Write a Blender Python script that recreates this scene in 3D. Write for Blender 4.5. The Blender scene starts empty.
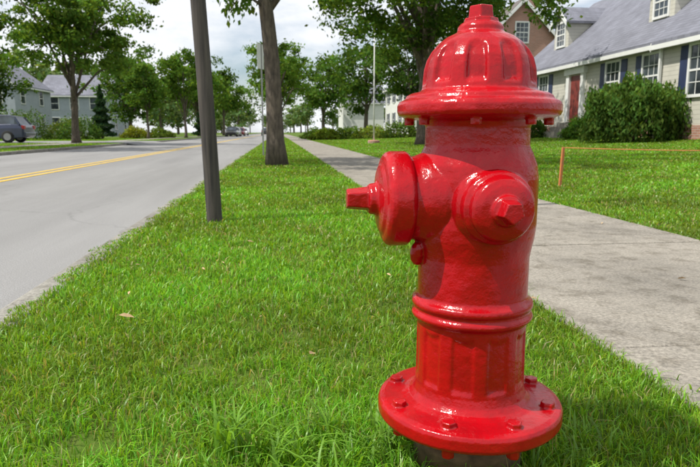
import bpy, math, random
import numpy as np
from mathutils import Vector, Matrix
rng=np.random.default_rng(7); random.seed(7)
scene=bpy.context.scene
COL=scene.collection
# ------------------------------------------------------------------ helpers
def link(o,parent=None):
    COL.objects.link(o)
    if parent is not None: o.parent=parent
    return o
def empty(name,loc=(0,0,0)):
    e=bpy.data.objects.new(name,None); e.location=loc; e.empty_display_size=.2; COL.objects.link(e); return e
def fastmesh(name,V,F,mat,cols=None,parent=None,smooth=False):
    V=np.asarray(V,dtype=np.float32); F=np.asarray(F,dtype=np.int32)
    me=bpy.data.meshes.new(name); k=F.shape[1]
    me.vertices.add(len(V)); me.vertices.foreach_set('co',V.ravel())
    me.loops.add(F.size); me.loops.foreach_set('vertex_index',F.ravel())
    me.polygons.add(len(F)); me.polygons.foreach_set('loop_start',np.arange(len(F),dtype=np.int32)*k)
    me.update(calc_edges=True); me.validate()
    if cols is not None:
        a=me.color_attributes.new('Col','FLOAT_COLOR','POINT'); a.data.foreach_set('color',np.asarray(cols,dtype=np.float32).ravel())
    if smooth: me.polygons.foreach_set('use_smooth',np.ones(len(F),dtype=bool))
    me.materials.append(mat)
    return link(bpy.data.objects.new(name,me),parent)
def pmesh(name,V,F,mat,parent=None,smooth=False,bevel=0):
    me=bpy.data.meshes.new(name); me.from_pydata([tuple(v) for v in V],[],F); me.update()
    me.materials.append(mat)
    if smooth:
        for p in me.polygons: p.use_smooth=True
    o=link(bpy.data.objects.new(name,me),parent)
    if bevel:
        b=o.modifiers.new('b','BEVEL'); b.width=bevel; b.segments=3; b.limit_method='ANGLE'
    return o
def box(name,a,b,mat,parent=None,bevel=0):
    x0,y0,z0=[min(a[i],b[i]) for i in range(3)]; x1,y1,z1=[max(a[i],b[i]) for i in range(3)]
    V=[(x0,y0,z0),(x1,y0,z0),(x1,y1,z0),(x0,y1,z0),(x0,y0,z1),(x1,y0,z1),(x1,y1,z1),(x0,y1,z1)]
    F=[(0,3,2,1),(4,5,6,7),(0,1,5,4),(1,2,6,5),(2,3,7,6),(3,0,4,7)]
    return pmesh(name,V,F,mat,parent,False,bevel)
def lathe_data(prof,seg=64,mod=None,M=None):
    V=[];F=[]
    th=np.arange(seg)*2*math.pi/seg
    V.append((0,0,prof[0][1]))
    for r,z in prof:
        for t in th:
            rr=r if mod is None else mod(t,r,z)
            V.append((rr*math.cos(t),rr*math.sin(t),z))
    V.append((0,0,prof[-1][1]))
    n=len(prof)
    for j in range(seg):
        F.append((0,1+(j+1)%seg,1+j))
        F.append((len(V)-1,1+(n-1)*seg+j,1+(n-1)*seg+(j+1)%seg))
    for i in range(n-1):
        for j in range(seg):
            a=1+i*seg+j;b=1+i*seg+(j+1)%seg
            F.append((a,b,b+seg,a+seg))
    if M is not None: V=[tuple(M@Vector(v)) for v in V]
    return V,F
def tube_data(pts,rad,seg=10):
    V=[];F=[]
    pts=[Vector(p) for p in pts]
    for i,p in enumerate(pts):
        d=(pts[min(i+1,len(pts)-1)]-pts[max(i-1,0)]).normalized()
        u=d.cross(Vector((0.3,1,0.1))).normalized(); w=d.cross(u)
        for j in range(seg):
            t=2*math.pi*j/seg
            V.append(tuple(p+(u*math.cos(t)+w*math.sin(t))*rad[i]))
    for i in range(len(pts)-1):
        for j in range(seg):
            a=i*seg+j;b=i*seg+(j+1)%seg
            F.append((a,b,b+seg,a+seg))
    F.append(tuple(range(seg))[::-1]); F.append(tuple((len(pts)-1)*seg+j for j in range(seg)))
    return V,F
def merge(parts):
    V=[];F=[]
    for v,f in parts:
        o=len(V); V+=list(v); F+=[tuple(i+o for i in q) for q in f]
    return V,F
# ------------------------------------------------------------------ materials
def newmat(name):
    m=bpy.data.materials.new(name); m.use_nodes=True; nt=m.node_tree
    b=nt.nodes['Principled BSDF']; return m,nt,b
def N(nt,t,**k):
    n=nt.nodes.new(t)
    for a,v in k.items(): setattr(n,a,v)
    return n
def ramp(nt,fac,stops):
    r=N(nt,'ShaderNodeValToRGB'); cr=r.color_ramp
    while len(cr.elements)<len(stops): cr.elements.new(.5)
    for e,(p,c) in zip(cr.elements,stops): e.position=p; e.color=(*c,1) if len(c)==3 else c
    nt.links.new(fac,r.inputs[0]); return r.outputs[0]
def noise(nt,scale,detail=5,rough=.6,vec=None,sc=None):
    tc=N(nt,'ShaderNodeTexCoord'); src=tc.outputs['Object']
    if sc is not None:
        mp=N(nt,'ShaderNodeMapping'); mp.inputs['Scale'].default_value=sc; nt.links.new(src,mp.inputs[0]); src=mp.outputs[0]
    n=N(nt,'ShaderNodeTexNoise'); n.inputs['Scale'].default_value=scale; n.inputs['Detail'].default_value=detail; n.inputs['Roughness'].default_value=rough
    nt.links.new(src,n.inputs['Vector']); return n.outputs['Fac']
def mixc(nt,fac,a,b,mode='MIX'):
    m=N(nt,'ShaderNodeMix',data_type='RGBA',blend_type=mode)
    for s,v in ((m.inputs[0],fac),(m.inputs[6],a),(m.inputs[7],b)):
        if hasattr(v,'links') or hasattr(v,'is_linked'): nt.links.new(v,s)
        elif isinstance(v,(int,float)): s.default_value=v
        else: s.default_value=(*v,1)
    return m.outputs[2]
def bump(nt,b,h,strength=.3,dist=.01):
    n=N(nt,'ShaderNodeBump'); n.inputs['Strength'].default_value=strength; n.inputs['Distance'].default_value=dist
    nt.links.new(h,n.inputs['Height']); nt.links.new(n.outputs[0],b.inputs['Normal']); return n
def simple(name,c1,c2=None,scale=5,rough=.8,bmp=0,dist=.01,metal=0,sc=None,lo=.3,hi=.7):
    m,nt,b=newmat(name); c2=c2 or tuple(x*.75 for x in c1)
    f=noise(nt,scale,sc=sc); nt.links.new(ramp(nt,f,[(lo,c2),(hi,c1)]),b.inputs['Base Color'])
    b.inputs['Roughness'].default_value=rough; b.inputs['Metallic'].default_value=metal
    if bmp: bump(nt,b,f,bmp,dist)
    return m
def leafmat(name,tr=.35,gloss=.0):
    m=bpy.data.materials.new(name); m.use_nodes=True; nt=m.node_tree; nt.nodes.clear()
    at=N(nt,'ShaderNodeAttribute'); at.attribute_name='Col'
    d=N(nt,'ShaderNodeBsdfDiffuse'); t=N(nt,'ShaderNodeBsdfTranslucent')
    nt.links.new(at.outputs['Color'],d.inputs[0])
    tc=mixc(nt,1.0,at.outputs['Color'],(1.7,1.5,.5),'MULTIPLY'); nt.links.new(tc,t.inputs[0])
    a=N(nt,'ShaderNodeMixShader'); a.inputs[0].default_value=tr; nt.links.new(d.outputs[0],a.inputs[1]); nt.links.new(t.outputs[0],a.inputs[2])
    out=a.outputs[0]
    if gloss:
        g=N(nt,'ShaderNodeBsdfGlossy'); g.inputs['Roughness'].default_value=.4; g.inputs['Color'].default_value=(.8,.85,.75,1)
        c=N(nt,'ShaderNodeMixShader'); c.inputs[0].default_value=gloss; nt.links.new(out,c.inputs[1]); nt.links.new(g.outputs[0],c.inputs[2]); out=c.outputs[0]
    o=N(nt,'ShaderNodeOutputMaterial'); nt.links.new(out,o.inputs[0]); return m
M_GRASS=leafmat('grass_blades',.40,.03); M_LEAF=leafmat('leaves',.36)
def m_ground():
    m,nt,b=newmat('ground_soil_grass')
    f=noise(nt,1.2,8,.7); g=noise(nt,45,4,.7); s=noise(nt,2.6,6,.7)
    c=ramp(nt,f,[(.3,(.075,.13,.02)),(.7,(.12,.20,.03))])
    c=mixc(nt,ramp(nt,s,[(.52,(0,0,0)),(.68,(.75,.75,.75))]),c,(.17,.13,.075))
    c2=mixc(nt,g,(.4,.4,.3),(1.3,1.3,1.2)); c=mixc(nt,1.0,c,c2,'MULTIPLY')
    nt.links.new(c,b.inputs['Base Color']); b.inputs['Roughness'].default_value=.95; b.inputs['Specular IOR Level'].default_value=.1
    bump(nt,b,g,.6,.03); return m
def m_asphalt():
    m,nt,b=newmat('asphalt')
    f=noise(nt,.7,6,.65,sc=(1,.2,1)); g=noise(nt,150,3,.8); st=noise(nt,.35,5,.7,sc=(2.2,.12,1))
    c=ramp(nt,f,[(.3,(.21,.205,.2)),(.7,(.28,.275,.27))])
    c=mixc(nt,1.0,c,ramp(nt,st,[(.35,(.84,.84,.84)),(.65,(1.08,1.08,1.08))]),'MULTIPLY')
    gg=ramp(nt,g,[(.3,(.5,.5,.5)),(.7,(1.4,1.4,1.4))]); c=mixc(nt,1.0,c,gg,'MULTIPLY')
    v=N(nt,'ShaderNodeTexVoronoi',feature='DISTANCE_TO_EDGE'); v.inputs['Scale'].default_value=.22
    tc=N(nt,'ShaderNodeTexCoord'); nz=N(nt,'ShaderNodeTexNoise'); nz.inputs['Scale'].default_value=1.3; nz.inputs['Detail'].default_value=5
    nt.links.new(tc.outputs['Object'],nz.inputs['Vector'])
    ad=N(nt,'ShaderNodeMix',data_type='RGBA',blend_type='ADD'); ad.inputs[0].default_value=1
    nt.links.new(tc.outputs['Object'],ad.inputs[6]); nt.links.new(nz.outputs['Color'],ad.inputs[7]); nt.links.new(ad.outputs[2],v.inputs['Vector'])
    ck=ramp(nt,v.outputs['Distance'],[(0,(.6,.6,.6)),(.003,(1,1,1))]); c=mixc(nt,.5,c,ck,'MULTIPLY')
    nt.links.new(c,b.inputs['Base Color']); b.inputs['Roughness'].default_value=.85; bump(nt,b,g,.6,.005); return m
def m_concrete(name='concrete',base=(.36,.335,.29)):
    m,nt,b=newmat(name)
    f=noise(nt,1.6,8,.72); g=noise(nt,90,4,.75); k=noise(nt,9,5,.7)
    c=ramp(nt,f,[(.3,tuple(x*.62 for x in base)),(.55,base),(.75,tuple(x*1.15 for x in base))])
    c=mixc(nt,1.0,c,ramp(nt,g,[(.3,(.5,.5,.5)),(.7,(1.35,1.35,1.35))]),'MULTIPLY')
    c=mixc(nt,1.0,c,ramp(nt,k,[(.34,(.62,.6,.56)),(.5,(1,1,1))]),'MULTIPLY')
    nt.links.new(c,b.inputs['Base Color']); b.inputs['Roughness'].default_value=.9; bump(nt,b,g,.7,.006); return m
M_GROUND=m_ground(); M_ASPH=m_asphalt(); M_CONC=m_concrete(base=(.30,.272,.228)); M_KERB=m_concrete('kerb_concrete',(.29,.275,.24))
M_YEL=simple('yellow_road_paint',(.66,.43,.05),(.40,.30,.12),14,.7,lo=.35,hi=.5)
def m_red():
    m,nt,b=newmat('red_enamel_paint')
    f=noise(nt,6,4,.6); g=noise(nt,40,4,.6); k=noise(nt,190,3,.6); gr=noise(nt,14,6,.75)
    c=ramp(nt,f,[(.3,(.34,.001,.004)),(.7,(.46,.002,.007))])
    c=mixc(nt,1.0,c,ramp(nt,gr,[(.3,(.72,.72,.72)),(.6,(1.05,1.05,1.05))]),'MULTIPLY')
    s=noise(nt,30,8,.85); c=mixc(nt,ramp(nt,s,[(.66,(0,0,0)),(.70,(1,1,1))]),c,(.07,.012,.010))
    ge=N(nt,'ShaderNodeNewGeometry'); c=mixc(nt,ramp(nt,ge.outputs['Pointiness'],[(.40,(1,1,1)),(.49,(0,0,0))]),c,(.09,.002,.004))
    nt.links.new(c,b.inputs['Base Color'])
    nt.links.new(ramp(nt,gr,[(.3,(.27,)*3),(.7,(.13,)*3)]),b.inputs['Roughness'])
    b.inputs['Specular IOR Level'].default_value=.42
    b1=bump(nt,b,g,.6,.004)
    b2=N(nt,'ShaderNodeBump'); b2.inputs['Strength'].default_value=.25; b2.inputs['Distance'].default_value=.0006
    nt.links.new(k,b2.inputs['Height']); nt.links.new(b1.outputs[0],b2.inputs['Normal']); nt.links.new(b2.outputs[0],b.inputs['Normal'])
    return m
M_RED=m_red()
M_RUST=simple('rusty_iron',(.19,.11,.06),(.06,.035,.02),30,.9,.6,.005)
M_WOOD=simple('weathered_pole_wood',(.10,.085,.07),(.022,.02,.02),28,.9,.8,.006,sc=(1,1,.06))
M_BARK=simple('bark',(.17,.135,.10),(.045,.036,.03),22,.95,1.0,.02,sc=(1,1,.25))
M_WHITE=simple('white_trim_paint',(.8,.8,.78),(.7,.7,.68),3,.5)
M_GLASS,_nt,_b=newmat('window_glass'); _b.inputs['Base Color'].default_value=(.03,.04,.05,1); _b.inputs['Roughness'].default_value=.06
_nt.links.new(ramp(_nt,noise(_nt,1.1,2),[(.35,(.02,.025,.03)),(.7,(.10,.12,.14))]),_b.inputs['Base Color'])
M_SHUT=simple('blue_shutter_paint',(.03,.045,.11),(.025,.035,.08),4,.5)
M_DOOR=simple('red_brown_door',(.24,.035,.025),None,4,.4)
M_METAL=simple('galvanised_steel',(.35,.35,.35),None,20,.45,metal=.7)
M_ORANGE=simple('orange_wood_paint',(.62,.16,.04),(.42,.18,.08),25,.7,.2)
M_STRING=simple('orange_tape',(.7,.22,.08),None,10,.6)
def m_siding(name,base,pitch=.14):
    m,nt,b=newmat(name); tc=N(nt,'ShaderNodeTexCoord'); sp=N(nt,'ShaderNodeSeparateXYZ'); nt.links.new(tc.outputs['Object'],sp.inputs[0])
    md=N(nt,'ShaderNodeMath',operation='DIVIDE'); nt.links.new(sp.outputs[2],md.inputs[0]); md.inputs[1].default_value=pitch
    fr=N(nt,'ShaderNodeMath',operation='FRACT'); nt.links.new(md.outputs[0],fr.inputs[0])
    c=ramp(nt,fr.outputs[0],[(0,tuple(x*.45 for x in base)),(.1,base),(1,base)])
    c=mixc(nt,1.0,c,ramp(nt,noise(nt,2,5),[(.3,(.88,.88,.88)),(.7,(1.05,1.05,1.05))]),'MULTIPLY')
    nt.links.new(c,b.inputs['Base Color']); b.inputs['Roughness'].default_value=.6
    bp=bump(nt,b,fr.outputs[0],.6,.02); bp.invert=True; return m
def m_roof(name,base):
    m,nt,b=newmat(name); tc=N(nt,'ShaderNodeTexCoord'); sp=N(nt,'ShaderNodeSeparateXYZ'); nt.links.new(tc.outputs['Object'],sp.inputs[0])
    cb=N(nt,'ShaderNodeCombineXYZ'); nt.links.new(sp.outputs[2],cb.inputs[1])
    ad=N(nt,'ShaderNodeMath',operation='ADD'); nt.links.new(sp.outputs[0],ad.inputs[0]); nt.links.new(sp.outputs[1],ad.inputs[1]); nt.links.new(ad.outputs[0],cb.inputs[0])
    br=N(nt,'ShaderNodeTexBrick'); nt.links.new(cb.outputs[0],br.inputs['Vector']); br.inputs['Scale'].default_value=1
    br.inputs['Brick Width'].default_value=.3; br.inputs['Row Height'].default_value=.11; br.inputs['Mortar Size'].default_value=.008
    br.inputs['Color1'].default_value=(*base,1); br.inputs['Color2'].default_value=(*[x*.78 for x in base],1); br.inputs['Mortar'].default_value=(*[x*.5 for x in base],1)
    c=mixc(nt,1.0,br.outputs['Color'],ramp(nt,noise(nt,1.1,6),[(.3,(.8,.8,.8)),(.7,(1.15,1.15,1.15))]),'MULTIPLY')
    nt.links.new(c,b.inputs['Base Color']); b.inputs['Roughness'].default_value=.9; return m
def m_brick():
    m,nt,b=newmat('brick'); tc=N(nt,'ShaderNodeTexCoord'); sp=N(nt,'ShaderNodeSeparateXYZ'); nt.links.new(tc.outputs['Object'],sp.inputs[0])
    cb=N(nt,'ShaderNodeCombineXYZ'); ad=N(nt,'ShaderNodeMath',operation='ADD'); nt.links.new(sp.outputs[0],ad.inputs[0]); nt.links.new(sp.outputs[1],ad.inputs[1])
    nt.links.new(ad.outputs[0],cb.inputs[0]); nt.links.new(sp.outputs[2],cb.inputs[1])
    br=N(nt,'ShaderNodeTexBrick'); nt.links.new(cb.outputs[0],br.inputs['Vector']); br.inputs['Scale'].default_value=1
    br.inputs['Brick Width'].default_value=.22; br.inputs['Row Height'].default_value=.075; br.inputs['Mortar Size'].default_value=.008
    br.inputs['Color1'].default_value=(.42,.20,.14,1); br.inputs['Color2'].default_value=(.33,.16,.11,1); br.inputs['Mortar'].default_value=(.42,.37,.33,1)
    nt.links.new(br.outputs['Color'],b.inputs['Base Color']); b.inputs['Roughness'].default_value=.9; return m
M_SIDING=m_siding('beige_lap_siding',(.52,.50,.43)); M_SIDW=m_siding('white_siding',(.72,.72,.68)); M_SIDG=m_siding('grey_siding',(.36,.40,.45))
M_ROOF=m_roof('grey_shingles',(.20,.205,.245)); M_ROOFB=m_roof('brown_shingles',(.16,.14,.13)); M_BRICK=m_brick()
# ------------------------------------------------------------------ ground
GX=[-400,-60,-8.45,-8.449,-.831,-.83,2.5,4,8,11.5,13,25,60,400]
GZ=[0,0,0,-.14,-.14,0,0,.03,.14,.30,.42,.6,.7,.7]
def gz(x): return float(np.interp(x,GX,GZ))
V=[];F=[]
ys=[-60,-5,0,5,10,20,40,80,160,300,700]
for x,z in zip(GX,GZ):
    for y in ys: V.append((x,y,z))
n=len(ys)
for i in range(len(GX)-1):
    for j in range(n-1):
        F.append((i*n+j,(i+1)*n+j,(i+1)*n+j+1,i*n+j+1))
pmesh('ground',V,F,M_GROUND)
def sheet(name,x0,x1,y0,y1,z,mat,parent=None):
    return pmesh(name,[(x0,y0,z),(x1,y0,z),(x1,y1,z),(x0,y1,z)],[(0,1,2,3)],mat,parent)
sheet('road',-8.44,-.84,-60,700,-.10,M_ASPH)
ln=empty('road_centre_line')
sheet('line_a',-4.02,-3.91,-60,700,-.095,M_YEL,ln); sheet('line_b',-4.26,-4.15,-60,700,-.095,M_YEL,ln)
def kerb(name,x0,x1,segs):
    e=empty(name); i=0
    for y0,y1 in segs:
        y=y0
        while y<y1-.01:
            L=min(3.0 if y<40 else 20,y1-y)
            box('kerb_stone_%d'%i,(x0,y+.006,-.2),(x1,y+L-.006,.002+.004*random.random()),M_KERB,e,.02); y+=L; i+=1
kerb('kerb',-.965,-.832,[(-10,300)])
kerb('kerb',-8.447,-8.3,[(-10,35),(43,300)])
def walk(name,x0,x1,y0,y1,z,step=1.5):
    e=empty(name); y=y0;i=0
    while y<y1:
        L=step if y<60 else 12
        dz=random.uniform(-.002,.004)
        box('slab_%d'%i,(x0,y+.006,z-.05),(x1,y+L-.006,z+.012+dz),M_CONC,e,.006); y+=L;i+=1
walk('sidewalk',.89,2.30,-3,150,0)
walk('sidewalk',-11.6,-10.3,-3,35,0,6); walk('sidewalk',-11.6,-10.3,43,150,0,12)
sheet('side_street',-90,-8.451,35,43,.008,M_ASPH)
pmesh('side_street_apron',[(-8.448,35,.008),(-7.7,35,-.094),(-7.7,43,-.094),(-8.448,43,.008)],[(0,1,2,3)],M_ASPH)
# ------------------------------------------------------------------ fire hydrant
HX,HY=.325,.979
def sstep(a,b,x):
    t=min(1,max(0,(x-a)/(b-a))); return t*t*(3-2*t)
def dome_mod(t,r,z):
    c=.5+.5*math.cos(10*t+.5)
    p=sstep(.30,.62,c)
    top=.742-.008*(1-c); m=sstep(.672,.684,z)*(1-sstep(top-.016,top,z))
    return r-.0075*p*m if .668<z<.759 else r
def barrel_mod(t,r,z):
    c=.5+.5*math.cos(10*t+1.2); p=sstep(.25,.5,c)
    m=0
    if .15<z<.285: m=sstep(.176,.188,z)*(1-sstep(.262,.274,z-.008*(1-c)))
    return r-.0034*p*m
def dens(prof,step=.003):
    out=[prof[0]]
    for (r0,z0),(r1,z1) in zip(prof,prof[1:]):
        k=max(1,int(abs(z1-z0)/step))
        for i in range(1,k+1): out.append((r0+(r1-r0)*i/k,z0+(z1-z0)*i/k))
    return out
parts=[]
FZ=.031
barrel=[(.150,.080+FZ),(.156,.083+FZ),(.159,.088+FZ),(.159,.104+FZ),(.156,.110+FZ),(.148,.113+FZ),(.116,.115+FZ),(.104,.119+FZ),(.097,.128+FZ),(.0935,.142+FZ),(.0925,.285),
 (.096,.288),(.1015,.292),(.1025,.296),(.1015,.300),(.098,.303),(.098,.309),(.1015,.312),(.1025,.316),(.1015,.321),(.096,.325),(.0925,.330),
 (.0925,.395),(.094,.405),(.099,.43),(.101,.45),(.101,.525),(.098,.548),(.090,.568),(.085,.578),(.0845,.608),(.089,.618),
 (.118,.622),(.129,.626),(.1315,.632),(.1315,.642),(.128,.648),(.119,.652),(.117,.657),(.110,.661),(.096,.664),(.0915,.668),
 (.0905,.682),(.089,.699),(.0845,.715),(.077,.728),(.066,.740),(.054,.749),(.043,.754),(.037,.757),(.036,.765),(.032,.770),(.024,.773)]
def both(t,r,z): return dome_mod(t,r,z) if z>.6 else barrel_mod(t,r,z)
parts.append(lathe_data(dens(barrel),220,both))
def nutprof(n,r0,r1,z0,z1,M,rot=0):
    V=[];F=[]
    for r,z in ((r0,z0),(r1,z1)):
        for j in range(n):
            t=2*math.pi*j/n+rot; V.append((r*math.cos(t),r*math.sin(t),z))
    F=[tuple(range(n))[::-1],tuple(range(n,2*n))]+[(j,(j+1)%n,n+(j+1)%n,n+j) for j in range(n)]
    return [tuple(M@Vector(v)) for v in V],F
I=Matrix.Identity(4)
parts.append(nutprof(5,.0225,.019,.764,.798,I,.6))
parts.append(nutprof(8,.030,.028,.764,.778,I,.2))
ZN=.492
Mp=Matrix.Translation((0,0,ZN))@Matrix.Rotation(-math.pi/2,4,'Y')
Mh=Matrix.Translation((0,0,ZN-.004))@Matrix.Rotation(math.pi/2,4,'X')
Mb=Matrix.Translation((0,0,ZN-.004))@Matrix.Rotation(-math.pi/2,4,'X')
parts.append(lathe_data(dens([(.082,.03),(.081,.07),(.075,.090),(.069,.105),(.068,.118)]),72,None,Mp))
parts.append(lathe_data([(.066,.113),(.0745,.116),(.0775,.121),(.0775,.146),(.075,.152),(.070,.156),(.064,.158),(.060,.1585),(.052,.163),(.03,.166),(.026,.170),(.025,.178),(.022,.181)],96,None,Mp))
parts.append(nutprof(5,.0215,.0175,.178,.216,Mp,.3))
for MM in (Mh,Mb):
    parts.append(lathe_data([(.064,.03),(.063,.088),(.060,.095),(.056,.100),(.054,.106)],72,None,MM))
    parts.append(lathe_data([(.050,.104),(.0555,.107),(.0565,.111),(.0555,.117),(.051,.121),(.049,.122),(.0485,.132),(.045,.138),(.036,.143),(.024,.146),(.022,.152),(.018,.154)],80,None,MM))
    parts.append(nutprof(5,.0205,.0165,.150,.176,MM,.9))
for k in range(8):
    t=2*math.pi*k/8+.25
    T=Matrix.Translation((.134*math.cos(t),.134*math.sin(t),FZ))
    parts.append(nutprof(6,.0125,.012,.108,.123,T,k*.7)); parts.append(nutprof(6,.011,.011,.062,.085,T,k*.5))
    t+=.2
    T=Matrix.Translation((.112*math.cos(t),.112*math.sin(t),0))
    parts.append(nutprof(6,.0085,.0085,.611,.630,T,k)); 
parts.append(lathe_data([(.006,-.02),(.011,-.012),(.013,0),(.011,.012),(.006,.02)],20,None,Matrix.Translation((-.099,-.012,.402))@Matrix.Rotation(.3,4,'X')))
hyd=empty('fire_hydrant',(HX,HY,0))
Vh,Fh=merge(parts)
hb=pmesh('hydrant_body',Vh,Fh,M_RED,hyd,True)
rm=hb.modifiers.new('r','REMESH'); rm.mode='VOXEL'; rm.voxel_size=.0016; rm.use_smooth_shade=True
sm=hb.modifiers.new('s','SMOOTH'); sm.factor=.5; sm.iterations=3
Vr,Fr=lathe_data([(.094,-.1),(.094,.06),(.0965,.062),(.0965,.072),(.094,.075),(.094,.116)],64); pmesh('buried_barrel',Vr,Fr,M_RUST,hyd,True)
vc=empty('valve_cover'); v,f=lathe_data([(.050,-.02),(.050,.012),(.047,.016),(.041,.016),(.039,.010),(.01,.008)],36,None,Matrix.Translation((-.165,.955,.004))); pmesh('iron_lid',v,f,M_RUST,vc,True)
# ------------------------------------------------------------------ pole, sign, flagpole, stakes
px,py=-.435,4.12
pts=[(px,py,-.2)]+[(px-.038*z+.004*math.sin(z*2),py,z) for z in np.linspace(0,6.5,14)]
v,f=tube_data(pts,[.056]+[.052-.0013*i for i in range(14)],20); pole=empty('wooden_utility_pole'); pmesh('pole_shaft',v,f,M_WOOD,pole,True)
sp=empty('street_sign')
box('sign_post',(-.40,15.72,-.1),(-.36,15.75,2.75),M_METAL,sp)
ss=box('sign_plate',(-.16,-.002,-.3),(.16,.002,.3),M_WHITE,sp,.001); ss.location=(-.40,15.70,2.45); ss.rotation_euler=(0,0,math.radians(62))
fp=empty('flagpole'); 
v,f=tube_data([(4.7,30,.0),(4.7,30,2.5),(4.7,30,5.4)],[.04,.035,.022],12); pmesh('pole_shaft',v,f,M_WHITE,fp,True)
v,f=lathe_data([(.02,-.06),(.05,-.03),(.06,0),(.05,.03),(.02,.06)],16,None,Matrix.Translation((4.7,30,5.45))); pmesh('ball_finial',v,f,M_METAL,fp,True)
v,f=lathe_data([(.3,-.1),(.3,.12),(.26,.16)],20,None,Matrix.Translation((4.7,30,.05))); pmesh('base_ring',v,f,M_BRICK,fp)
of=empty('orange_string_fence')
def stake(x,y,h,t=0):
    g=gz(x); o=box('stake',(-.016,-.010,-.15),(.016,.010,h),M_ORANGE,of,.002); o.location=(x,y,g); o.rotation_euler=(t,t*.6,.3)
stake(3.02,6.25,.43,.03); stake(5.6,5.2,.43,-.02); stake(4.9,-.5,.43,0)
P=[]
for i in range(9):
    t=i/8; P.append((3.02+2.58*t,6.25-1.05*t,gz(3.02)+.425-.03*math.sin(math.pi*t)+.02*t))
v,f=tube_data(P,[.004]*9,6); pmesh('string',v,f,M_STRING,of)
# ------------------------------------------------------------------ foliage
def leaves(C,size,tone,rg,asp=.55,up=.5,droop=False):
    n=len(C); a=rg.normal(size=(n,3)); 
    if droop: a*= .45; a[:,2]-=1.2
    a/=np.linalg.norm(a,axis=1)[:,None]
    nn=rg.normal(size=(n,3)); nn[:,2]+=up*1.5
    b=np.cross(nn,a); b/=np.linalg.norm(b,axis=1)[:,None]+1e-9
    s=(size*rg.uniform(.6,1.35,n))[:,None]
    a=a*s*.5; b=b*s*.5*asp
    V=np.stack([C-a,C+b,C+a,C-b],1).reshape(-1,3)
    F=np.arange(4*n).reshape(-1,4); col=np.repeat(tone,4,axis=0); return V,F,col
LB=1.6
def tones(n,base,rg,var=.3,cl=None):
    t=rg.uniform(1-var,1+var,n)*LB
    if cl is not None: t=t*cl
    c=np.ones((n,4)); c[:,:3]=np.array(base)[None]*t[:,None]; c[:,0]*=rg.uniform(.9,1.45,n); return c
def crown(cx,cy,cz,rx,ry,rz,nclump,nleaf,size,base,rg,clr=.2,shell=.45,zmin=None):
    k=rg.normal(size=(nclump,3)); k/=np.linalg.norm(k,axis=1)[:,None]
    ph=rg.uniform(0,6.28,4)
    lump=1+.14*np.sin(k[:,0]*4+ph[0])+.12*np.sin(k[:,1]*5+ph[1])+.14*np.sin(k[:,2]*5+ph[2])+.08*np.sin((k[:,0]+k[:,2])*9+ph[3])
    r=(shell+(1-shell)*rg.uniform(0,1,nclump)**.6)*lump
    C=k*r[:,None]*np.array([rx,ry,rz])+np.array([cx,cy,cz])
    if zmin is not None: C=C[C[:,2]>zmin]
    nclump=len(C); R=np.mean([rx,ry,rz])
    cr=clr*R*rg.uniform(.6,1.3,nclump); ct=rg.uniform(.6,1.35,nclump)
    per=max(1,nleaf//max(1,nclump)); idx=np.repeat(np.arange(nclump),per)
    L=C[idx]+rg.normal(size=(len(idx),3))*cr[idx][:,None]*np.array([.6,.6,.38])
    return C,*leaves(L,size,tones(len(L),base,rg,.25,ct[idx]),rg)
def tree(name,x,y,th,R,Rz,cz,tr=.16,nclump=90,nleaf=9000,size=.13,base=(.055,.11,.018),seed=1,lean=(0,0),limbs=12,clr=.2,zmin=None,shell=.4,z0=None):
    rg=np.random.default_rng(seed); e=empty(name); g=gz(x) if z0 is None else z0
    C,Vv,Ff,cc=crown(x+lean[0],y+lean[1],g+cz,R,R,Rz,nclump,nleaf,size,base,rg,clr,shell,zmin)
    fastmesh('foliage',Vv,Ff,M_LEAF,cc,e)
    ts=np.linspace(0,1,7); P=[(x+lean[0]*t*th/cz+.03*math.sin(5*t+seed),y+lean[1]*t*th/cz,g+th*t-.05) for t in ts]
    P.append((x+lean[0],y+lean[1],g+cz+Rz*.5)); rad=[tr*(1.5 if t==0 else 1.05-.25*t) for t in ts]+[tr*.15]
    rad[1]=tr*1.08
    parts=[tube_data(P,rad,12)]
    for i in range(limbs):
        c=C[rg.integers(len(C))]
        b=Vector(P[5]).lerp(Vector(P[7]),rg.uniform(0,.55)); c=Vector(c)
        m=b.lerp(c,.5)+Vector((0,0,.15*R)); parts.append(tube_data([b,b.lerp(m,.5),m,c],[tr*.42,tr*.34,tr*.22,tr*.06],7))
    v,f=merge(parts); pmesh('trunk_and_limbs',v,f,M_BARK,e,True)
    return e
e=tree('street_tree',.0,11.25,3.0,3.5,2.4,5.7,.155,170,24000,.13,(.05,.105,.018),11,(-.35,0),16,.13,3.05)
rg=np.random.default_rng(5)
parts=[];LC=[]
for (a,b,c) in [((-.2,11.2,2.75),(-.55,11.0,2.95),(-.78,10.9,2.62)),((-.2,11.3,2.9),(-.45,11.3,3.1),(-.62,11.3,2.78)),((-.2,11.2,3.3),(.9,11.0,3.4),(1.35,10.9,2.95))]:
    parts.append(tube_data([a,b,c],[.03,.02,.008],6))
    A,B=np.array(b),np.array(c); t=rg.uniform(0,1.1,(110,1)); LC.append(A+(B-A)*t+rg.normal(size=(110,3))*np.array([.13,.13,.09]))
v,f=merge(parts); pmesh('low_twigs',v,f,M_BARK,e,True)
LC=np.concatenate(LC); V_,F_,c_=leaves(LC,.11,tones(len(LC),(.05,.105,.018),rg),rg,.55,.2,True); fastmesh('low_leaves',V_,F_,M_LEAF,c_,e)
tree('shade_tree',6.0,25,2.6,4.3,3.5,6.5,.28,140,24000,.2,(.035,.076,.014),21,(0,0),20,.155)
tree('street_tree',.2,46,2.4,2.1,2.3,5.0,.14,70,7000,.22,(.055,.12,.02),31)
tree('street_tree',.3,64,2.4,2.8,3.0,5.6,.16,70,6000,.3,(.06,.13,.022),32)
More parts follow.
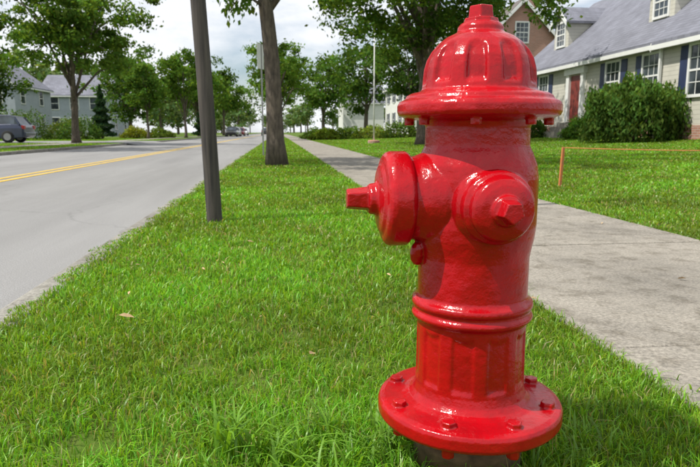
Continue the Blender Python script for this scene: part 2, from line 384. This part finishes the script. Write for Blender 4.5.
tree('shade_tree',7.2,98,3,4.6,5.0,7.4,.3,90,6000,.5,(.045,.10,.02),33)
tree('shade_tree',11.5,80,3,4.6,4.6,8,.3,90,6000,.48,(.04,.09,.018),34)
tree('shade_tree',10.6,48,2.4,3.0,3.2,5.4,.22,90,9000,.28,(.035,.08,.016),35)
tree('honey_locust_tree',-11.0,35.2,2.4,3.7,2.9,6.6,.2,115,20000,.22,(.055,.115,.022),41,clr=.145,shell=.15,limbs=16)
tree('shade_tree',-12.9,25,3,3.6,3.0,7.4,.25,110,14000,.22,(.022,.05,.012),42)
tree('street_tree',-12.0,59,1.7,2.0,2.5,4.6,.12,60,6000,.27,(.05,.11,.02),43)
tree('street_tree',-9.9,68,2,2.9,3.0,6.4,.15,60,6500,.33,(.055,.12,.02),44)
tree('street_tree',-11,88,2,4.0,4.0,7,.2,70,6500,.42,(.05,.11,.02),45)
tree('shade_tree',-17,74,2,4.0,4.2,6,.25,80,6500,.4,(.04,.09,.02),46)
tree('street_tree',-9.6,112,2.4,4.0,4.4,7.5,.25,70,5000,.55,(.05,.11,.02),47)
tree('shade_tree',-27,58,2,3.6,3.4,5.5,.25,80,7000,.36,(.035,.075,.016),48)
def conifer(x,y,h,r,seed):
    rg=np.random.default_rng(seed); e=empty('conifer_tree'); n=5000; t=rg.uniform(0,1,n)**.7; t=1-t; th=rg.uniform(0,6.28,n)
    rr=r*(1-t)*(.75+.25*np.sin(t*40))*rg.uniform(.6,1.05,n)
    C=np.stack([x+rr*np.cos(th),y+rr*np.sin(th),.25+t*h],1)
    V_,F_,c_=leaves(C,.26,tones(n,(.018,.045,.02),rg,.3),rg,.4); fastmesh('foliage',V_,F_,M_LEAF,c_,e)
    v,f=tube_data([(x,y,-.1),(x,y,h*.5),(x,y,h)],[.12,.07,.02],8); pmesh('trunk',v,f,M_BARK,e)
conifer(-15.3,56,4.4,1.3,3); conifer(-9,76,5.0,1.4,4)
def shrub(name,x,y,rx,ry,h,base,size=.1,n=5000,seed=1,droop=False,hang=0):
    rg=np.random.default_rng(seed); g=gz(x); k=rg.normal(size=(n,3)); k[:,2]=np.abs(k[:,2]); k/=np.linalg.norm(k,axis=1)[:,None]
    a=rg.uniform(0,6.28,5)
    lump=1+.08*np.sin(k[:,0]*7+a[0])+.08*np.sin(k[:,1]*8+a[1])+.07*np.sin(k[:,2]*9+a[2])+.05*np.sin(k[:,0]*17+a[3])
    pw=.6 if droop else 1
    k[:,2]=k[:,2]**pw
    C=k*(lump*(rg.uniform(.72,1.03,n)+.06*np.abs(rg.normal(size=n))))[:,None]*np.array([rx,ry,h])+np.array([x,y,g])
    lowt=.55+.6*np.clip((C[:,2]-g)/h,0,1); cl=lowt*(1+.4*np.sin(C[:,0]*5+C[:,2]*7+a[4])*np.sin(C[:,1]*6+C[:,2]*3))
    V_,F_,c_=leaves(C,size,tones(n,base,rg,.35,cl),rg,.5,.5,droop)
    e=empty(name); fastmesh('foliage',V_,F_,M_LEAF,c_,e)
    parts=[tube_data([(x+rg.normal()*.05,y+rg.normal()*.05,g-.05),(x+rg.normal()*rx*.3,y+rg.normal()*ry*.3,g+h*.6)],[.04,.015],6) for _ in range(6)]
    v,f=merge(parts); pmesh('stems',v,f,M_BARK,e)
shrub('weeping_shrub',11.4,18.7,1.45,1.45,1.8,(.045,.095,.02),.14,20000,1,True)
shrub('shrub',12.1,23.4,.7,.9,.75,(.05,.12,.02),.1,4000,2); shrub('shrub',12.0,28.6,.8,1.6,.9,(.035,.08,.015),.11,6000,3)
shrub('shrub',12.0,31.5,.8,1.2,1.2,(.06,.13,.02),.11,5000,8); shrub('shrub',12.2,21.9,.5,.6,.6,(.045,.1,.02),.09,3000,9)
for i,(x,y,r,h,c) in enumerate([(3.6,46,1.1,.75,(.09,.15,.02)),(5.2,46.6,1.3,.8,(.06,.12,.02)),(7.2,46,1.4,.85,(.10,.16,.03)),(3.2,52,1.2,.8,(.05,.10,.02)),(9.2,45,1.4,1.1,(.05,.1,.02)),(9.5,36,1.2,1.2,(.05,.1,.02)),
   (-16,52,1.8,1.7,(.04,.09,.02)),(-20,51,2.2,2.2,(.04,.085,.02)),(-23,50,1.8,2.5,(.035,.075,.02)),(-18,55,1.6,1.5,(.06,.1,.02)),(-13.8,62,1.4,1.0,(.11,.15,.02)),(-12.3,66,1.5,.9,(.06,.11,.02)),(-26,46,1.6,1.5,(.05,.1,.02))]):
    shrub('shrub',x,y,r,r*.8,h,c,.18,2200,50+i)
rg=np.random.default_rng(99); Vs=[];Fs=[];Cs=[];off=0;tp=[]
for i in range(70):
    y=rg.uniform(130,330); s=rg.choice([-1,1]); x=s*rg.uniform(9 if s<0 else 6,90)
    if i<16: x=rg.uniform(-40,40); y=rg.uniform(330,380)
    if i>=50: x=-rg.uniform(30,90); y=rg.uniform(85,150)
    R=rg.uniform(4,6.5); h=rg.uniform(6,8.5); g=0
    C,V_,F_,c_=crown(x,y,h,R,R,R*.95,50,1000,1.0,tuple(np.array([.055,.10,.04])*rg.uniform(.8,1.3)),rg,.26,.35)
    Vs.append(V_);Fs.append(F_+off);Cs.append(c_);off+=len(V_)
    tp.append(tube_data([(x,y,-.1),(x,y,h)],[.35,.2],6))
dt=empty('distant_trees'); fastmesh('foliage',np.concatenate(Vs),np.concatenate(Fs),M_LEAF,np.concatenate(Cs),dt)
v,f=merge(tp); pmesh('trunks',v,f,M_BARK,dt)
# ------------------------------------------------------------------ houses
def wbox(name,face,pl,u0,u1,z0,z1,d0,d1,mat,par):
    s=-1 if face[0]=='-' else 1
    a,b=pl+s*d0,pl+s*d1
    if face[1]=='X': return box(name,(a,u0,z0),(b,u1,z1),mat,par)
    return box(name,(u0,a,z0),(u1,b,z1),mat,par)
def window(par,face,pl,u,z,w,h,shut=False,mull=True):
    fw=.09
    wbox('glass',face,pl,u-w/2,u+w/2,z-h/2,z+h/2,-.02,.012,M_GLASS,par)
    wbox('frame_l',face,pl,u-w/2-fw,u-w/2,z-h/2-fw,z+h/2+fw,-.02,.05,M_WHITE,par)
    wbox('frame_r',face,pl,u+w/2,u+w/2+fw,z-h/2-fw,z+h/2+fw,-.02,.05,M_WHITE,par)
    wbox('frame_t',face,pl,u-w/2,u+w/2,z+h/2,z+h/2+fw,-.02,.055,M_WHITE,par)
    wbox('sill',face,pl,u-w/2,u+w/2,z-h/2-fw,z-h/2,-.02,.075,M_WHITE,par)
    wbox('meeting_rail',face,pl,u-w/2,u+w/2,z-.03,z+.03,-.01,.03,M_WHITE,par)
    if mull:
        for k in (-1/6,1/6): wbox('muntin',face,pl,u+w*k-.012,u+w*k+.012,z-h/2,z+h/2,-.01,.022,M_WHITE,par)
        for k in (-.25,.25): wbox('muntin',face,pl,u-w/2,u+w/2,z+h*k-.012,z+h*k+.012,-.01,.025,M_WHITE,par)
    if shut:
        for s in (-1,1):
            a=u+s*(w/2+fw+.01); b=a+s*.38; wbox('shutter',face,pl,min(a,b),max(a,b),z-h/2-.05,z+h/2+.05,-.01,.035,M_SHUT,par)
def gable(par,x0,x1,y0,y1,zb,ze,zr,axis,wall,roof,ov=.3,chim=False):
    if axis=='Y':
        xm=(x0+x1)/2
        V=[(x0,y0,zb),(x1,y0,zb),(x1,y1,zb),(x0,y1,zb),(x0,y0,ze),(x1,y0,ze),(x1,y1,ze),(x0,y1,ze),(xm,y0,zr),(xm,y1,zr)]
        F=[(0,1,5,8,4),(2,3,7,9,6),(0,4,7,3),(1,2,6,5)]
        pmesh('walls',V,F,wall,par)
        sl=(zr-ze)/(xm-x0); t=.16
        for s in (-1,1):
            xe=(x0-ov) if s<0 else (x1+ov); zz=ze-ov*sl
            a=[(xe,y0-ov,zz),(xe,y1+ov,zz),(xm,y1+ov,zr),(xm,y0-ov,zr)]
            V=[(p[0],p[1],p[2]+.01) for p in a]+[(p[0],p[1],p[2]+t) for p in a]
            pmesh('roof_slope',V,[(0,3,2,1),(4,5,6,7),(0,1,5,4),(1,2,6,5),(2,3,7,6),(3,0,4,7)],roof,par)
            box('gutter',(xe-.06,y0-ov,zz-.10),(xe+.06,y1+ov,zz+.05),M_WHITE,par)
            for yy in (y0-ov,y1+ov):
                s2=-1 if yy<y0 else 1
                q=[(xe,yy+s2*.004,zz-.14),(xm,yy+s2*.004,zr-.14),(xm,yy+s2*.004,zr+.12),(xe,yy+s2*.004,zz+.12)]
                V=q+[(p[0],p[1]+s2*.04,p[2]) for p in q]
                pmesh('rake_board',V,[(0,1,2,3),(7,6,5,4),(0,4,5,1),(1,5,6,2),(2,6,7,3),(3,7,4,0)],M_WHITE,par)
    else:
        ym=(y0+y1)/2
        V=[(x0,y0,zb),(x1,y0,zb),(x1,y1,zb),(x0,y1,zb),(x0,y0,ze),(x1,y0,ze),(x1,y1,ze),(x0,y1,ze),(x0,ym,zr),(x1,ym,zr)]
        F=[(0,1,5,4),(2,3,7,6),(3,0,4,8,7),(1,2,6,9,5)]
        pmesh('walls',V,F,wall,par); sl=(zr-ze)/(ym-y0); t=.16
        for s in (-1,1):
            ye=(y0-ov) if s<0 else (y1+ov); zz=ze-ov*sl
            a=[(x0-ov,ye,zz),(x1+ov,ye,zz),(x1+ov,ym,zr),(x0-ov,ym,zr)]
            V=[(p[0],p[1],p[2]+.01) for p in a]+[(p[0],p[1],p[2]+t) for p in a]
            pmesh('roof_slope',V,[(0,3,2,1),(4,5,6,7),(0,1,5,4),(1,2,6,5),(2,3,7,6),(3,0,4,7)],roof,par)
            box('gutter',(x0-ov,ye-.06,zz-.10),(x1+ov,ye+.06,zz+.05),M_WHITE,par)
h=empty('siding_house')
gable(h,13.1,21.1,19.2,32.3,.2,3.75,7.3,'Y',M_SIDING,M_ROOF)
box('foundation',(13.05,19.15,0),(21.15,32.35,.85),M_BRICK,h)
for y in (20.6,23.1): window(h,'-X',13.1,y,2.55,.95,1.45,True)
window(h,'-X',13.1,29.4,2.55,.95,1.45,True)
wbox('door_panel','-X',13.1,25.55,26.55,1.05,3.05,-.02,.02,M_DOOR,h)
for a,b in ((25.25,25.53),(26.57,26.85)): wbox('door_pilaster','-X',13.1,a,b,1.05,3.1,-.02,.12,M_WHITE,h)
wbox('door_entablature','-X',13.1,25.15,26.95,3.1,3.38,-.02,.18,M_WHITE,h)
for i in range(3): box('door_step_%d'%i,(12.1+.32*i,25.1,.1),(13.04,27,.62+.2*i-.001*i),M_CONC,h)
def dormer(y,w=1.5):
    xf=13.95; zb=4.45; zt=5.85; zp=6.5; xr=17
    y0,y1=y-w/2,y+w/2
    V=[(xf,y0,zb),(xf,y1,zb),(xf,y1,zt),(xf,y,zp),(xf,y0,zt),(xr,y0,zb),(xr,y1,zb),(xr,y1,zt),(xr,y,zp),(xr,y0,zt)]
    pmesh('dormer_walls',V,[(0,4,3,2,1),(0,5,9,4),(1,2,7,6)],M_SIDING,h)
    for s in (-1,1):
        ye=y+s*(w/2+.15); ze=zt-.15*(zp-zt)/(w/2)
        a=[(xf-.2,ye,ze),(xr,ye,ze),(xr,y,zp),(xf-.2,y,zp)]
        V=[(p[0],p[1],p[2]+.01) for p in a]+[(p[0],p[1],p[2]+.12) for p in a]
        pmesh('dormer_roof',V,[(0,3,2,1),(4,5,6,7),(0,1,5,4),(1,2,6,5),(2,3,7,6),(3,0,4,7)],M_ROOF,h)
        q=[(xf-.203,ye,ze-.12),(xf-.203,y,zp-.12),(xf-.203,y,zp+.1),(xf-.203,ye,ze+.1)]
        V=q+[(p[0]-.04,p[1],p[2]) for p in q]; pmesh('dormer_bargeboard',V,[(0,1,2,3),(7,6,5,4),(0,4,5,1),(1,5,6,2),(2,6,7,3),(3,7,4,0)],M_WHITE,h)
    window(h,'-X',xf,y,5.3,.8,1.05,False)
dormer(21.6); dormer(29.6)
gable(h,12.5,20.5,10.5,19.14,.2,3.55,6.9,'Y',M_SIDING,M_ROOF,.25)
box('wing_foundation',(12.45,10.45,0),(20.55,19.13,.8),M_BRICK,h)
for y in (17.2,14,12): window(h,'-X',12.5,y,2.45,.95,1.45,True)
box('downspout',(12.36,19.02,.4),(12.44,19.1,3.4),M_WHITE,h)
b=empty('brick_house')
gable(b,12.6,19.2,39.5,49,.3,5.7,9.0,'Y',M_BRICK,M_ROOFB)
window(b,'-Y',39.5,15.9,7.0,.8,1.2); window(b,'-Y',39.5,14.4,4.3,.9,1.4); window(b,'-Y',39.5,17.4,4.3,.9,1.4)
for y in (41.5,44.2,47): window(b,'-X',12.6,y,4.5,.9,1.4); window(b,'-X',12.6,y,1.9,.9,1.4)
box('chimney',(17.6,43,7),(18.3,44,10),M_BRICK,b)
w=empty('white_house')
gable(w,13,21,60,74,.3,5.6,8.4,'Y',M_SIDW,M_ROOF)
for y in (62,65,68.5,72): window(w,'-X',13,y,4.6,.9,1.4,True,False); window(w,'-X',13,y,2.0,.9,1.4,True,False)
for x in (15,18.6): window(w,'-Y',60,x,4.6,.9,1.4,False,False); window(w,'-Y',60,x,2,.9,1.4,False,False)
w=empty('white_house')
gable(w,11,18,104,112,.3,5.6,8.6,'X',M_SIDW,M_ROOF)
for y in (106,110): window(w,'-X',11,y,4.4,.9,1.4,False,False)
g=empty('grey_house')
gable(g,-31,-22,85,95,0,5.4,8.2,'X',M_SIDG,M_ROOF)
for x in (-24,-26.5,-29): window(g,'-Y',85,x,4.3,1,1.5,False,False); window(g,'-Y',85,x,1.7,1,1.5,False,False)
for y in (87.5,92.5): window(g,'+X',-22,y,4.3,1,1.5,False,False); window(g,'+X',-22,y,1.7,1,1.5,False,False)
g=empty('grey_house')
gable(g,-35,-26.3,66,76,0,5.4,8.6,'Y',M_SIDG,M_ROOF)
for x in (-28,-30.5,-33): window(g,'-Y',66,x,4.3,1,1.5,False,False); window(g,'-Y',66,x,1.7,1,1.5,False,False)
for y in (68,73): window(g,'+X',-26.3,y,4.3,1,1.5,False,False); window(g,'+X',-26.3,y,1.7,1,1.5,False,False)
# ------------------------------------------------------------------ cars
M_TYRE=simple('tyre_rubber',(.02,.02,.02),None,20,.9); M_TAIL=simple('tail_light_red',(.4,.01,.01),None,9,.2)
def carpaint(name,c):
    m,nt,b=newmat(name); b.inputs['Roughness'].default_value=.3; b.inputs['Coat Weight'].default_value=.8; b.inputs['Metallic'].default_value=.2
    nt.links.new(ramp(nt,noise(nt,3,3),[(.3,c),(.7,tuple(x*1.15 for x in c))]),b.inputs['Base Color']); return m
def loft(name,secs,mat,par,bevel=.04):
    V=[];F=[]
    k=len(secs[0])
    for s in secs: V+=s
    for i in range(len(secs)-1):
        for j in range(k):
            a=i*k+j;bq=i*k+(j+1)%k; F.append((a,bq,bq+k,a+k))
    F.append(tuple(range(k))[::-1]); F.append(tuple((len(secs)-1)*k+j for j in range(k)))
    return pmesh(name,V,F,mat,par,False,bevel)
def car(name,x,y,z,rot,paint):
    e=empty(name,(x,y,z)); e.rotation_euler=(0,0,rot)
    S=[(-2.25,.78,.42,.85),(-2.18,.86,.30,1.0),(-1.6,.9,.25,1.04),(0,.92,.24,1.0),(1.0,.92,.25,.98),(1.7,.88,.28,.90),(2.15,.80,.34,.76),(2.25,.70,.42,.65)]
    secs=[[(sx,-w,zb),(sx,-w*1.0,zb+.25*(zt-zb)),(sx,-w*1.0,zb+.7*(zt-zb)),(sx,-w*.9,zt),(sx,w*.9,zt),(sx,w,zb+.7*(zt-zb)),(sx,w,zb+.25*(zt-zb)),(sx,w,zb)] for sx,w,zb,zt in S]
    loft('body',secs,paint,e)
    G=[(-2.05,.74,.98,1.0),(-1.75,.72,.98,1.42),(-1.3,.70,.98,1.5),(0,.70,.98,1.52),(.45,.70,.96,1.44),(1.25,.76,.95,.985)]
    secs=[[(sx,-w-.08,zb),(sx,-w*.88,zt),(sx,w*.88,zt),(sx,w+.08,zb)] for sx,w,zb,zt in G]
    loft('cabin_glass',secs,M_GLASS,e,.03)
    secs=[[(sx,-w*.9,zt-.02),(sx,-w*.86,zt+.035),(sx,w*.86,zt+.035),(sx,w*.9,zt-.02)] for sx,w,zb,zt in G[1:5]]
    loft('roof',secs,paint,e,.02)
    for s in (-1,1):
        for (xa,za,xb,zb2) in ((-1.75,1.42,-2.05,1.0),(-.55,1.5,-.5,1.0),(.45,1.44,1.2,.98)):
            v,f=tube_data([(xa,s*.64,za),(xb,s*.83,zb2)],[.045,.05],6); pmesh('pillar',v,f,paint,e)
        for wx in (-1.4,1.4):
            Mw=Matrix.Translation((wx,s*.82,.33))@Matrix.Rotation(math.pi/2,4,'X')
            v,f=lathe_data([(.3,-.11),(.335,-.08),(.335,.08),(.3,.11)],24,None,Mw); pmesh('tyre',v,f,M_TYRE,e,True)
            v,f=lathe_data([(.2,-.125),(.2,.125)],12,None,Mw); pmesh('wheel_rim',v,f,M_METAL,e)
        box('tail_light',(-2.27,s*.55,.75),(-2.12,s*.84,.95),M_TAIL,e,.02)
        box('head_light',(2.08,s*.45,.58),(2.235,s*.72,.7),M_METAL,e,.02)
    box('rear_bumper',(-2.32,-.75,.38),(-2.1,.75,.58),paint,e,.04)
P1=carpaint('dark_blue_car_paint',(.02,.028,.06)); P2=carpaint('silver_car_paint',(.4,.4,.42)); P3=carpaint('red_car_paint',(.3,.02,.02)); P4=carpaint('black_car_paint',(.02,.02,.02)); P5=carpaint('white_car_paint',(.7,.7,.7))
car('parked_car',-16.3,36.9,.01,math.pi,P1)
car('parked_car',-7.2,98,-.1,-math.pi/2,P4); car('parked_car',-7.2,106,-.1,-math.pi/2,P2); car('parked_car',-7.1,117,-.1,-math.pi/2,P3)
car('car',-2.4,125,-.1,math.pi/2,P4); car('parked_car',-7.2,132,-.1,-math.pi/2,P5)
# ------------------------------------------------------------------ grass
psi=math.radians(6.68)
def grass(name,x0,x1,y0,y1,dmax,seed,hscale=1.0,excl=None):
    rg=np.random.default_rng(seed); X=[];Y=[]
    yy=y0
    while yy<y1:
        s=max(.4,yy*.25); ye=min(yy+s,y1); xs=x0
        while xs<x1:
            xe=min(xs+max(.6,s),x1)
            cx,cy=(xs+xe)/2,(yy+ye)/2; D=cy*math.cos(psi)+cx*math.sin(psi); L=cx*math.cos(psi)-cy*math.sin(psi)
            if D>-.2 and abs(L)<.74*max(D,0)+.8+s*.5:
                d=dmax*min(1,(1.5/max(D,.5))**1.5); n=int(d*(xe-xs)*(ye-yy)); X.append(rg.uniform(xs,xe,n)); Y.append(rg.uniform(yy,ye,n))
            xs=xe
        yy=ye
    X=np.concatenate(X);Y=np.concatenate(Y)
    bare=np.sin(X*9.3+2*np.sin(Y*4.1))*np.sin(Y*8.1+1.7*np.sin(X*5.3))+.6*np.sin(X*23+Y*9)*np.sin(Y*21-X*7)
    rh=np.hypot(X-HX,Y-HY)
    k=(rh>.10)&(rg.random(len(X))>np.clip(.9*(bare-.5),0,.7))
    k&=~((np.hypot((X+.40)/1.6,Y-1.12)<.05)&(rg.random(len(X))<.6))
    k&=np.hypot(X+.165,Y-.955)>.045
    er=-.915+.03*np.sin(Y*3.1+1)+.022*np.sin(Y*11.3)+.015*np.sin(Y*29); k&=~((X<er)&(X>-1.2))
    if excl is not None: k&=~excl(X,Y)
    X=X[k];Y=Y[k];rh=rh[k];bare=bare[k]; n=len(X); D=np.hypot(X,Y)
    patch=np.sin(X*2.1+np.sin(Y*1.7)*1.3)*np.sin(Y*1.9+X*.7)+.5*np.sin(X*7+1)*np.sin(Y*6+2*np.sin(X*3))
    p2=np.sin(X*13+3*np.sin(Y*7))*np.sin(Y*12+2*np.sin(X*9))
    h=(.020+.028*rg.random(n)**1.3+.005*patch+.003*p2)*hscale
    h*=np.where(rh<.26,1+ .9*rg.random(n)*np.clip((.28-rh)/.12,0,1),1)
    edge=np.clip((X+.98)/.2,.3,1); h=np.where((X<0)&(X>-1),h*edge,h)
    w=.0024*np.maximum(1,D/1.5)**.95*rg.uniform(.6,1.5,n)
    az=rg.uniform(0,6.283,n); lean=rg.uniform(.1,1.15,n)*h; la=rg.uniform(0,6.283,n)
    Z=np.interp(X,GX,GZ)-.004; Z=np.where((X<-.82)&(X>-8.5),.0,Z)
    B=np.stack([X,Y,Z],1); u=np.stack([np.cos(az),np.sin(az),0*az],1)*(w*.5)[:,None]
    ld=np.stack([np.cos(la),np.sin(la),0*la],1)
    mid=B+ld*(lean*.3)[:,None]; mid[:,2]+=h*.6
    tip=B+ld*lean[:,None]; tip[:,2]+=h*np.sqrt(np.clip(1-(lean/h)**2*.6,.2,1))
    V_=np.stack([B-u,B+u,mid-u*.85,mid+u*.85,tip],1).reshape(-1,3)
    o=(np.arange(n)*5)[:,None]
    F_=np.concatenate([o+np.array([[0,1,3]]),o+np.array([[0,3,2]]),o+np.array([[2,3,4]])])
    t=rg.uniform(.6,1.45,n)*(1+.26*patch+.12*p2); c=np.ones((n,4)); base=np.array([.158,.312,.022])
    c[:,:3]=base*t[:,None]; c[:,0]*=rg.uniform(.7,1.4,n)*(1-.14*patch)
    dry=rg.random(n)<(.05+.10*np.clip(bare,0,1)); c[dry,:3]=np.array([.46,.40,.17])*rg.uniform(.5,1.1,dry.sum())[:,None]
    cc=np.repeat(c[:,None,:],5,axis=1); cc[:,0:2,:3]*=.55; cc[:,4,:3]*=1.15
    print(name,n)
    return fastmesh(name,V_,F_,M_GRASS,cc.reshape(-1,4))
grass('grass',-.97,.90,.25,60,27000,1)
grass('grass',2.28,13.0,.5,60,17000,2,1.0)
grass('grass',-30,-8.4,12,60,15000,3,1.0,lambda X,Y:((X>-11.62)&(X<-10.28))|((Y>34.9)&(Y<43.1)))
rg=np.random.default_rng(77); Vt=[];Ft=[];Ct=[];o=0
def tuft(x,y,n,hh,sp,wd=.005):
    global o
    for i in range(n):
        a=rg.uniform(0,6.283); h_=hh*rg.uniform(.6,1.1); out=h_*rg.uniform(.2,.9); bx,by=x+rg.normal()*sp,y+rg.normal()*sp; w_=wd*rg.uniform(.6,1.3)
        s=np.array([-math.sin(a),math.cos(a)]); pr=[]
        for t in (0,.3,.6,.85,1):
            r=out*t**1.7; z=h_*(t-.38*t**3); ww=w_*(1-t**2)*.5+.0003
            cx,cy=bx+math.cos(a)*r,by+math.sin(a)*r
            pr.append((cx-s[0]*ww,cy-s[1]*ww,z)); pr.append((cx+s[0]*ww,cy+s[1]*ww,z))
        Vt.extend(pr)
        for k in range(4): Ft.append((o+2*k,o+2*k+1,o+2*k+3,o+2*k+2))
        c=np.array([.15,.30,.03])*rg.uniform(.6,1.4); Ct.extend([(c[0],c[1],c[2],1)]*10); o+=10
tuft(-.10,1.07,22,.16,.015,.007); tuft(-.05,1.06,18,.14,.02,.006); tuft(-.0,1.02,14,.11,.02,.006)
for i in range(26): tuft(rg.uniform(.0,.24),rg.uniform(.93,1.12),7,.12,.02)
for i in range(14): tuft(rg.uniform(.44,.62),rg.uniform(.9,1.2),6,.08,.02)
for i in range(24): tuft(HX+rg.normal()*.02+.12*math.cos(i),HY+.12*math.sin(i),7,.10,.015,.004)
for i in range(12): tuft(rg.uniform(.16,.44),rg.uniform(.80,.86),6,.10,.015,.004)
for i in range(6): tuft(-.165+.055*math.cos(i),.955+.055*math.sin(i),6,.06,.01,.004)
for i in range(80): tuft(rg.uniform(-.7,.8),rg.uniform(.9,5),5,.06,.02,.004)
for i in range(50): tuft(.89+rg.normal()*.015,rg.uniform(.9,6),5,.06,.02,.004)
fastmesh('weed_tufts',np.array(Vt),np.array(Ft),M_GRASS,np.array(Ct))
M_DEAD=simple('dry_leaf',(.62,.48,.27),(.36,.22,.11),40,.8)
de=empty('fallen_leaves')
def dleaf(x,y,s,rot,k):
    V_=[(-s,0,.0),(-.4*s,.38*s,.25*s),(.4*s,.34*s,.2*s),(s,0,.05*s),(.4*s,-.36*s,.22*s),(-.4*s,-.4*s,.18*s),(0,0,0)]
    ob=pmesh('dry_leaf_%d'%k,V_,[(0,6,1),(1,6,2),(2,6,3),(3,6,4),(4,6,5),(5,6,0)],M_DEAD,de); ob.location=(x,y,.045 if x<.9 else (.02 if x<2.3 else .05)); ob.rotation_euler=(.25,.3,rot)
dl=[(-.47,1.85,.024,.3),(.075,1.47,.020,1.2),(-.03,2.3,.015,2),(-.15,3.1,.02,.5),(.85,1.9,.015,.2),(-.6,2.6,.014,.9),(3.0,3.3,.03,1),(1.6,2.2,.02,2),(1.2,1.5,.012,2)]
for i in range(40): dl.append((rg.uniform(-.75,3.2),rg.uniform(1.1,6),rg.uniform(.006,.015),rg.uniform(0,6)))
for k,(x,y,s,r) in enumerate(dl): dleaf(x,y,s,r,k)
# ------------------------------------------------------------------ light & sky
EL=math.radians(58); sd=Vector((-.97,-.22,0)).normalized()
dirv=Vector((sd.x*math.cos(EL),sd.y*math.cos(EL),math.sin(EL)))
sl=bpy.data.lights.new('sun','SUN'); sl.energy=5; sl.angle=math.radians(.53); sl.color=(1,.96,.88)
so=bpy.data.objects.new('sun',sl); COL.objects.link(so); so.rotation_euler=dirv.to_track_quat('Z','Y').to_euler(); so.location=(0,0,30)
wd=bpy.data.worlds.new('World'); scene.world=wd; wd.use_nodes=True; nt=wd.node_tree
bg=nt.nodes['Background']; sk=N(nt,'ShaderNodeTexSky'); sk.sky_type='NISHITA'; sk.sun_disc=False; sk.sun_elevation=EL; sk.sun_rotation=math.atan2(sd.x,sd.y); sk.air_density=1; sk.dust_density=1.5
tc=N(nt,'ShaderNodeTexCoord'); mp=N(nt,'ShaderNodeMapping'); mp.inputs['Scale'].default_value=(1.2,1.2,3.2); nt.links.new(tc.outputs['Generated'],mp.inputs[0])
nz=N(nt,'ShaderNodeTexNoise'); nz.inputs['Scale'].default_value=2.2; nz.inputs['Detail'].default_value=7; nz.inputs['Roughness'].default_value=.55; nt.links.new(mp.outputs[0],nz.inputs['Vector'])
fc=ramp(nt,nz.outputs['Fac'],[(.34,(0,0,0)),(.52,(1,1,1))])
cm=mixc(nt,fc,sk.outputs[0],(7.3,7.5,7.8)); nt.links.new(cm,bg.inputs['Color']); bg.inputs['Strength'].default_value=.137
# ------------------------------------------------------------------ camera
cd=bpy.data.cameras.new('camera'); cam=bpy.data.objects.new('camera',cd); COL.objects.link(cam); scene.camera=cam
cam.location=(0,0,.60); cam.rotation_euler=(math.radians(90-9.5),0,-psi)
cd.sensor_width=36; cd.lens=606/700*36; cd.clip_start=.02; cd.clip_end=3000
cd.dof.use_dof=True; cd.dof.focus_distance=1.05; cd.dof.aperture_fstop=14
scene.view_settings.view_transform='Standard'; scene.view_settings.look='None'; scene.view_settings.exposure=0
